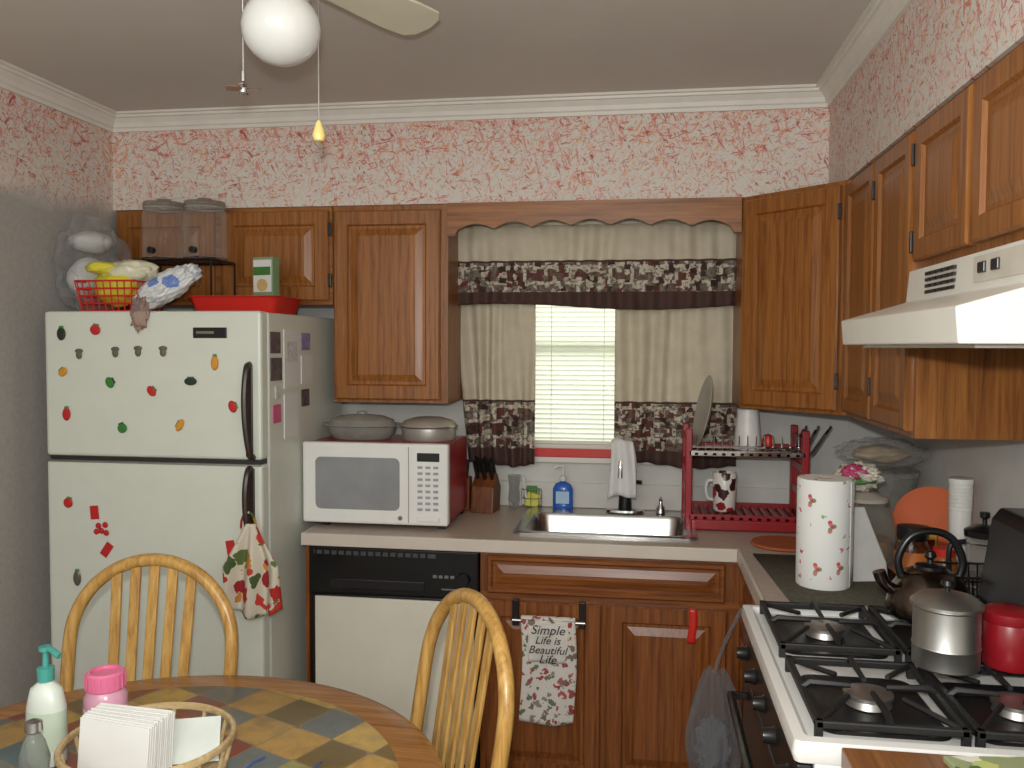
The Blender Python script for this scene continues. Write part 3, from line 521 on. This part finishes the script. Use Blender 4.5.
for gy in GY:
    for gx in GX:
        hx,hy=.112,.145; zg=zc+.030
        loft(k,'burner_pan',[rr(gx-.105,gy-.13,gx+.105,gy+.13,.03,zc),rr(gx-.10,gy-.125,gx+.10,gy+.125,.03,zc+.004),rr(gx-.085,gy-.105,gx+.085,gy+.105,.03,zc+.002)],bwl)
        lathe(k,'burner',[(.040,.002),(.036,.014),(.042,.016),(.042,.022),(.02,.027),(0,.027)],alum,seg=28,loc=(gx,gy,zc+.002))
        for a,b in(((gx-hx,gy-hy),(gx+hx,gy-hy)),((gx+hx,gy-hy),(gx+hx,gy+hy)),((gx+hx,gy+hy),(gx-hx,gy+hy)),((gx-hx,gy+hy),(gx-hx,gy-hy))):
            x0,x1=sorted((a[0],b[0])); yy0,yy1=sorted((a[1],b[1])); box(k,'grate_bar',(x0-.006,yy0-.006,zg-.014),(x1+.006,yy1+.006,zg),blackm,.003)
        for dx,dy in((1,0),(-1,0),(0,1),(0,-1)):
            o_=(gx+dx*hx,gy+dy*hy); i_=(gx+dx*.03,gy+dy*.03)
            tube(k,'grate_finger',[(o_[0],o_[1],zg-.004),((o_[0]*.85+i_[0]*.15),(o_[1]*.85+i_[1]*.15),zg+.006),(i_[0],i_[1],zg+.004)],[.006,.007,.005],blackm,6)
        for dx in(-1,1):
            for dy in(-1,1): box(k,'grate_foot',(gx+dx*hx-.006,gy+dy*hy-.006,zc),(gx+dx*hx+.006,gy+dy*hy+.006,zg),blackm); tube(k,'grate_diag',[(gx+dx*hx,gy+dy*hy,zg-.005),(gx+dx*.045,gy+dy*.05,zg+.004)],.005,blackm,6)
prism(k,'backguard',[(.86,.90),(.785,.945),(.775,.985),(.800,1.165),(.818,1.19),(.90,1.19),(.90,.90)],y1,y0,mat('backguard_black',(30,31,33),.25),'y',.006)
box(k,'clock_display',(.786,-1.80,1.06),(.797,-1.56,1.11),mat('display_grey',(60,64,68),.15),.002)
zg=zc+.044
k=E('tea_kettle',(.622,-1.465,zg)); k.scale=(.94,.94,.86)
lathe(k,'body',[(0,0),(.075,0),(.092,.012),(.095,.03),(.085,.075),(.060,.115),(.035,.128),(0,.13)],dsteel,seg=40); lathe(k,'lid',[(.036,.127),(.032,.135),(.008,.14),(.007,.15),(.014,.158),(.010,.170),(0,.172)],black)
tube(k,'spout',smooth_pts([(-.07,.0,.06),(-.100,0,.085),(-.112,0,.115)]),.015,dsteel,12); tube(k,'handle',smooth_pts([(-.062,0,.10),(-.070,0,.15),(-.045,0,.205),(0,0,.222),(.045,0,.205),(.070,0,.15),(.062,0,.10)]),.0095,black,10)
k=E('aluminium_coffee_pot',(.560,-1.760,zg)); k.scale=(.82,.82,.84); lathe(k,'body',[(0,0),(.066,0),(.070,.004),(.070,.045),(.072,.048),(.070,.052),(.070,.13),(.074,.134),(.072,.138),(0,.138)],alum,seg=40); lathe(k,'lid',[(.076,.136),(.076,.142),(.06,.155),(.02,.166),(0,.167)],alum,seg=40); lathe(k,'knob',[(.006,.165),(.006,.175),(.014,.18),(.012,.19),(0,.192)],black)
tube(k,'handle',smooth_pts([(.060,.040,.115),(.080,.066,.12),(.084,.072,.09),(.080,.066,.05),(.060,.040,.045)]),.006,black,8)
k=E('red_canister',(.678,-1.740,zg)); k.scale=(.86,.86,.84); lathe(k,'body',[(0,0),(.050,0),(.053,.006),(.053,.10),(.050,.105),(0,.106)],mat('canister_red',(136,20,30),.35),seg=32); lathe(k,'lid',[(.054,.10),(.056,.104),(.055,.122),(.045,.128),(0,.13)],mat('canister_red',(136,20,30)),seg=32)
# near side counter with magazine
k=E('side_cabinet_near_stove'); box(k,'carcass',(.34,-2.62,0),(XR-.001,-2.075,.90),oakdk); box(k,'top',(.31,-2.64,.90),(XR-.001,-2.066,.94),wood('butcher_top',(100,62,34),(130,86,50),(150,104,64),'y'),.003)
k=E('magazine',(.60,-2.17,.9405),8); box(k,'pages',(-.14,-.10,0),(.14,.095,.010),specks('magazine_print',(150,160,120),[(190,200,120),(220,120,60),(70,110,70),(225,225,210)],26,.5,.4,.03,.8),.002)
# ---------------------------------------------------------------- bags hanging at corner
k=E('hanging_plastic_bags',(.225,-.80,.40))
def bagf(R0,Ht,sd):
    def f(u,v):
        a=u*2*math.pi
        prof=(.12+.88*math.sin(math.pi*min(.92,.08+.75*v)))
        r=R0*prof*(1+.16*math.sin(a*5+sd+v*3)+.10*math.sin(a*11+sd*2-v*4)); return (r*math.cos(a),r*.8*math.sin(a),Ht*(.5-v)+.01*math.sin(a*3+sd))
    return f
sheet(k,'bag_a',bagf(.075,.36,1),72,20,bagg,0); blob(k,'crumpled_bags_inside',(0,0,-.06),(.050,.045,.09),glass('inner_bag',(222,224,228),.22,.25,.4),.3,2.5,4,seed=31,ridge=.6); tube(k,'bag_handles',smooth_pts([(.0,.0,.17),(.03,.03,.25),(.085,.05,.36)]),.006,bagg,8)
# towel bar with towel
k=E('over_door_towel_bar')
for x in(-.405,-.185):
    box(k,'hook',(x-.011,-.648,.635),(x+.011,-.631,.722),black,.002)
tube(k,'bar',[(-.415,-.652,.655),(-.175,-.652,.655)],.006,chrome,10)
tw=specks('floral_towel',(212,208,200),[(156,56,60),(176,90,88),(104,118,94),(124,108,100),(156,76,74),(142,132,126)],44,.45,.9,.04,.75)
k=E('floral_hand_towel')
sheet(k,'towel_front',lambda u,v:(-.385+.178*u+.006*math.sin(v*4),-.662-.005*math.sin(u*9+v*2),.662-.335*v-.012*math.sin(u*math.pi)*v),30,30,tw,.004)
sheet(k,'towel_fold',lambda u,v:(-.385+.178*u,-.652-.0095*math.cos(v*math.pi),.662+.0095*math.sin(v*math.pi)),12,8,tw,.003)
sheet(k,'towel_upper_panel',lambda u,v:(-.366+.138*u+.006*math.sin(v*2),-.6660-.005*math.sin(u*9+v),.645-.120*v),20,10,mat('towel_cream',(212,208,200),.9,bump=.3),.001)
tk=mat('print_black',(40,36,36),.8)
for i,(s,sz) in enumerate((('Simple',.042),('Life is',.036),('Beautiful',.036),('Life',.040))):
    fc=bpy.data.curves.new('lettering','FONT'); fc.body=s; fc.size=sz; fc.align_x='CENTER'; fc.extrude=.0004; fc.shear=.3; fc.materials.append(tk); o=bpy.data.objects.new('lettering_%d'%(i+1),fc); sc.collection.objects.link(o); o.parent=k; o.location=(-.296,-.674,.620-i*.032); o.rotation_euler=(math.pi/2,0,0)
# ---------------------------------------------------------------- dining table
TC=(-.92,-2.05); TR=.59
k=E('dining_table',(TC[0],TC[1],0))
lathe(k,'top',[(0,.715),(TR-.03,.715),(TR-.006,.722),(TR,.733),(TR-.004,.745),(TR-.02,.750),(TR-.05,.7505),(0,.7505)],tablew,seg=96)
t=NT('slate_tile_inlay'); v=t.obj((1,1,1),(0,0,math.radians(24)))
vo=t.n('ShaderNodeTexVoronoi'); vo.distance='CHEBYCHEV'; vo.inputs['Scale'].default_value=9.6; vo.inputs['Randomness'].default_value=.14
sv=t.sep(v); cbv=t.n('ShaderNodeCombineXYZ'); t.l(sv[0],cbv.inputs[0]); t.l(sv[1],cbv.inputs[1]); t.l(cbv.outputs[0],vo.inputs['Vector']); rc=t.sep(vo.outputs['Color'])
c=t.ramp(rc[0],[(0,lin((110,120,120))),(.18,lin((188,150,80))),(.30,lin((146,62,46))),(.44,lin((150,150,96))),(.58,lin((88,110,116))),(.70,lin((200,168,86))),(.84,lin((116,98,54)))],'CONSTANT')
nn=t.noise(v,22,5,.6,.5); c2=t.mix(t.ramp(nn,[(.4,BW(0)),(.75,BW(.6))]),c,lin((96,84,64)))
ve=t.n('ShaderNodeTexVoronoi'); ve.distance='CHEBYCHEV'; ve.feature='F2'; ve.inputs['Scale'].default_value=9.6; ve.inputs['Randomness'].default_value=.14; t.l(cbv.outputs[0],ve.inputs['Vector'])
gd=t.math('LESS_THAN',t.math('SUBTRACT',ve.outputs['Distance'],vo.outputs['Distance']),.035)
c3=t.mix(gd,c2,lin((140,122,92)))
t.l(c3,t.b.inputs['Base Color']); t.b.inputs['Roughness'].default_value=.3; t.bump(nn,.2,.002)
lathe(k,'tile_inlay',[(0,.7515),(.50,.7515),(.502,.7505)],t.m,seg=96)
lathe(k,'pedestal',[(.06,.70),(.07,.68),(.045,.60),(.06,.45),(.07,.30),(.05,.18),(.08,.12),(.08,.08)],chairw); lathe(k,'pedestal_plate',[(0,.70),(.2,.70),(.2,.715),(0,.715)],chairw)
for i in range(4):
    a=math.radians(45+90*i); tube(k,'foot',[(.06*math.cos(a),.06*math.sin(a),.12),(.2*math.cos(a),.2*math.sin(a),.08),(.36*math.cos(a),.36*math.sin(a),.025)],[.035,.03,.024],chairw,10)
def chair(loc,rz):
    k=E('dining_chair',loc,rz); HW=.215
    def lean(z): return .0+max(0,(z-.44))*.16
    pts=[]
    for z in(0,.15,.3,.45,.6,.72): 
        pts.append((-HW-.025*(1-z/.45) if z<.45 else -HW,lean(z)+(.03*(1-z/.45) if z<.45 else 0),z))
    for i in range(0,13):
        a=math.pi-i*math.pi/12; pts.append((HW*math.cos(a),lean(.80+.205*math.sin(a)),.80+.205*math.sin(a)))
    pts+= [(-p[0],p[1],p[2]) for p in pts[5::-1]]
    tube(k,'bent_back_frame',smooth_pts(pts,3),.0165,chairw,12)
    for i in range(5):
        x=(-.10+i*.05); zt_=.80+.205*math.sqrt(max(0,1-(x/HW)**2))-.004
        bm=bmesh.new(); w_=.0135
        A=[bm.verts.new(q) for q in((x*.85-w_,lean(.45)-.005,.455),(x*.85+w_,lean(.45)-.005,.455),(x*.85+w_,lean(.45)+.005,.455),(x*.85-w_,lean(.45)+.005,.455))]
        B=[bm.verts.new(q) for q in((x-w_,lean(zt_)-.005,zt_),(x+w_,lean(zt_)-.005,zt_),(x+w_,lean(zt_)+.005,zt_),(x-w_,lean(zt_)+.005,zt_))]
        for j in range(4): bm.faces.new((A[j],A[(j+1)%4],B[(j+1)%4],B[j]))
        bm.faces.new(A); bm.faces.new(B); add(k,'back_slat',bm,chairw,bev=.003)
    loft(k,'seat',[rr(-.205,-.41,.205,.01,.07,.43),rr(-.215,-.42,.215,.015,.075,.445),rr(-.205,-.41,.205,.01,.07,.460)],chairw)
    for s in(-1,1):
        tube(k,'front_leg',[(s*.17,-.36,.435),(s*.185,-.375,.2),(s*.195,-.39,0)],[.018,.016,.014],chairw,10); tube(k,'side_stretcher',[(s*.188,-.37,.2),(s*.222,.015,.2)],.009,chairw,8)
    tube(k,'front_stretcher',[(-.187,-.372,.24),(.187,-.372,.24)],.009,chairw,8)
chair((-1.225,-1.49,0),3)
chair((-.430,-1.655,0),-55)
# ---------------------------------------------------------------- table items
TZ=.752
k=E('lotion_pump_bottle',(-1.125,-1.955,TZ)); lathe(k,'bottle',[(0,0),(.034,0),(.038,.006),(.038,.11),(.030,.145),(.014,.158),(.014,.165),(0,.165)],mat('lotion_white',(206,214,204),.3),sy=.75); lathe(k,'collar',[(.015,.16),(.016,.185),(.006,.188),(.005,.215),(.012,.218),(.012,.226),(0,.228)],teal); tube(k,'nozzle',[(0,0,.222),(.02,-.008,.222),(.04,-.015,.214)],.006,teal,8); lathe(k,'label',[(.0385,.03),(.0388,.035),(.0388,.10),(.0385,.105)],mat('lotion_label',(184,198,178),.5),sy=.75)
k=E('pink_screw_top_jar',(-1.085,-1.83,TZ)); lathe(k,'jar',[(0,0),(.038,0),(.042,.008),(.042,.085),(.034,.098),(0,.098)],mat('pink_clear',(216,160,184),.2)); lathe(k,'lid',[(.036,.098),(.038,.10),(.038,.131),(.034,.135),(.028,.135),(.028,.129),(0,.129)],pink,seg=24); lathe(k,'label',[(.0425,.015),(.043,.02),(.043,.06),(.0425,.065)],mat('jar_label',(226,202,212),.5))
for i in range(20):
    a=i*math.pi/10; box(k,'lid_rib',(.0375,-.002,.102),(.0395,.002,.130),pink,rot=(0,0,math.degrees(a)))
k=E('glass_shaker',(-1.060,-2.075,TZ)); lathe(k,'glass',[(0,0),(.028,0),(.030,.01),(.022,.04),(.026,.07),(.018,.10),(.010,.115),(.014,.125),(0,.13)],glass('cut_glass',(200,206,200),.25)); lathe(k,'cap',[(.011,.116),(.015,.12),(.014,.136),(0,.142)],steel,seg=20)
k=E('round_napkin_basket',(-.895,-1.985,TZ)); bw=wood('basket_cane',(160,134,92),(186,162,118),(206,184,144),'x')
lathe(k,'basket_base',[(0,0),(.13,0),(.13,.006),(0,.006)],bw)
for z,r in((.012,.132),(.075,.150)): tube(k,'hoop',circ(0,0,z,r,48),.006,bw,8,True,flat=1.3)
for i in range(14):
    a=i*2*math.pi/14; tube(k,'spindle',[(.132*math.cos(a),.132*math.sin(a),.006),(.150*math.cos(a),.150*math.sin(a),.075)],.004,bw,6)
for i in range(16): box(k,'napkin',(-.080,-.055,0),(.075,.055,.0032),paper,.001,loc=(-.036+.0012*(i%4),-.050+.0045*i,.068+.002*(i%3)),rot=(84,0,-10+.4*i))
box(k,'envelope',(-.06,-.04,0),(.06,.04,.003),mat('envelope',(196,202,196),.8),loc=(.05,.045,.055),rot=(60,0,20))
k=E('napkin_stack',(-.965,-2.235,TZ),-14)
for i in range(10): box(k,'napkin',(-.075+.001*(i%3),-.07,i*.008),(.075+.001*(i%3),.07,i*.008+.006),paper,.003)
k=E('magenta_box',(-1.43,-1.84,TZ)); box(k,'carton',(-.05,-.04,0),(.04,.04,.035),mat('magenta',(170,40,110),.5),.003)
k=E('eyeglasses',(-.66,-1.99,TZ))
for s in(-1,1): tube(k,'rim',circ(s*.033,0,.018,.025,20,'xz',.017),.002,blue,6,True); tube(k,'temple',[(s*.058,0,.024),(s*.06,.07,.014),(s*.058,.11,.004)],.002,blue,6)
tube(k,'bridge',[(-.009,0,.020),(0,0,.024),(.009,0,.020)],.002,blue,6)
# ---------------------------------------------------------------- ceiling fan
k=E('ceiling_fan',(-.737,-1.73,0)); fw=mat('fan_ivory',(208,204,182),.4,var=.03)
lathe(k,'canopy',[(0,2.44),(.075,2.44),(.075,2.425),(.05,2.41),(.05,2.40)],fw); lathe(k,'motor_housing',[(.05,2.405),(.10,2.40),(.115,2.385),(.115,2.35),(.09,2.33),(.055,2.325),(.052,2.30),(.060,2.295),(.060,2.27),(0,2.27)],fw,seg=40)
tg=NT('opal_glass'); tg.b.inputs['Roughness'].default_value=.12; tg.l(tg.ramp(tg.noise(tg.obj(),6,2),[(.3,lin((212,213,209))),(.7,lin((222,223,219)))]),tg.b.inputs['Base Color'])
gp=[(.045,2.275),(.048,2.262)]+[(.080*math.sin(a),2.203+.0735*math.cos(a)) for a in [math.radians(q) for q in(48,60,75,90,105,120,135,150,165,175)]]+[(0,2.1295)]
lathe(k,'globe_shade',gp,tg.m,seg=48)
for q in(60,180,300):
    L0,L1=.13,.434; outline=[(L0,-.042),(L1-.10,-.062),(L1-.03,-.060),(L1-.008,-.040),(L1,0),(L1-.008,.040),(L1-.03,.060),(L1-.10,.062),(L0,.042)]
    prism(k,'blade',outline,-.003,.003,fw,'z',loc=(0,0,2.330),rot=(-12,0,q)); box(k,'blade_bracket',(.08,-.015,-.006),(.17,.015,-.003),alum,loc=(0,0,2.330),rot=(-12,0,q))
for dx,dy,ze in((-.078,-.012,2.10),(.075,.01,2.015)):
    tube(k,'pull_chain',[(dx*.75,dy,2.29),(dx,dy,2.26),(dx,dy,ze)],.0016,alum,6)
lathe(k,'chain_finial_bulb',[(0,0),(.010,.004),(.014,.014),(.010,.028),(.004,.044),(0,.046)],mat('pendant_yellow',(226,206,130),.3),loc=(.075,.01,1.972)); lathe(k,'chain_connector',[(0,0),(.005,0),(.005,.02),(0,.02)],alum,loc=(-.078,-.012,2.095))
for q in range(4): box(k,'mini_fan_charm',(.004,-.008,0),(.034,.008,.002),mat('charm_brown',(120,90,70),.4),.001,loc=(-.078,-.012,2.080),rot=(22,0,q*90+20))
lathe(k,'charm_hub',[(0,-.014),(.009,-.010),(.010,.008),(0,.014)],steel,loc=(-.078,-.012,2.082))
# ---------------------------------------------------------------- camera, light
cd=bpy.data.cameras.new('camera'); cam=bpy.data.objects.new('camera',cd); sc.collection.objects.link(cam); sc.camera=cam
cd.sensor_width=36; cd.lens=30.45; cd.clip_start=.05
cam.matrix_world=Matrix.Translation((0,-3.44,1.555))@Matrix.Rotation(math.radians(8.55),4,'Z')@Matrix.Rotation(math.radians(90-2.47),4,'X')@Matrix.Rotation(math.radians(0.24),4,'Z')
def light(name,typ,loc,e,col=(1,1,1),tgt=None,**k):
    d=bpy.data.lights.new(name,typ); d.energy=e; d.color=col
    for a,b in k.items(): setattr(d,a,b)
    o=bpy.data.objects.new(name,d); sc.collection.objects.link(o); o.location=loc
    if tgt: o.rotation_euler=(Vector(tgt)-Vector(loc)).to_track_quat('-Z','Y').to_euler()
    return o
light('camera_flash','POINT',(-.03,-3.40,1.65),76,(.98,1,.98),shadow_soft_size=.02)
light('room_light','AREA',(-.6,-3.9,2.0),19,(1,.98,.94),(-.5,-.6,1.5),shape='RECTANGLE',size=1.6,size_y=.8)
light('daylight_window','AREA',(-.18,.7,1.7),22,(.97,1,.93),(-.18,0,1.5),shape='RECTANGLE',size=1.4,size_y=1.2)
wd=bpy.data.worlds.new('w'); sc.world=wd; wd.use_nodes=True; wn=wd.node_tree
bg=wn.nodes['Background']; bg.inputs[0].default_value=(.94,.97,.90,1); bg.inputs[1].default_value=.68
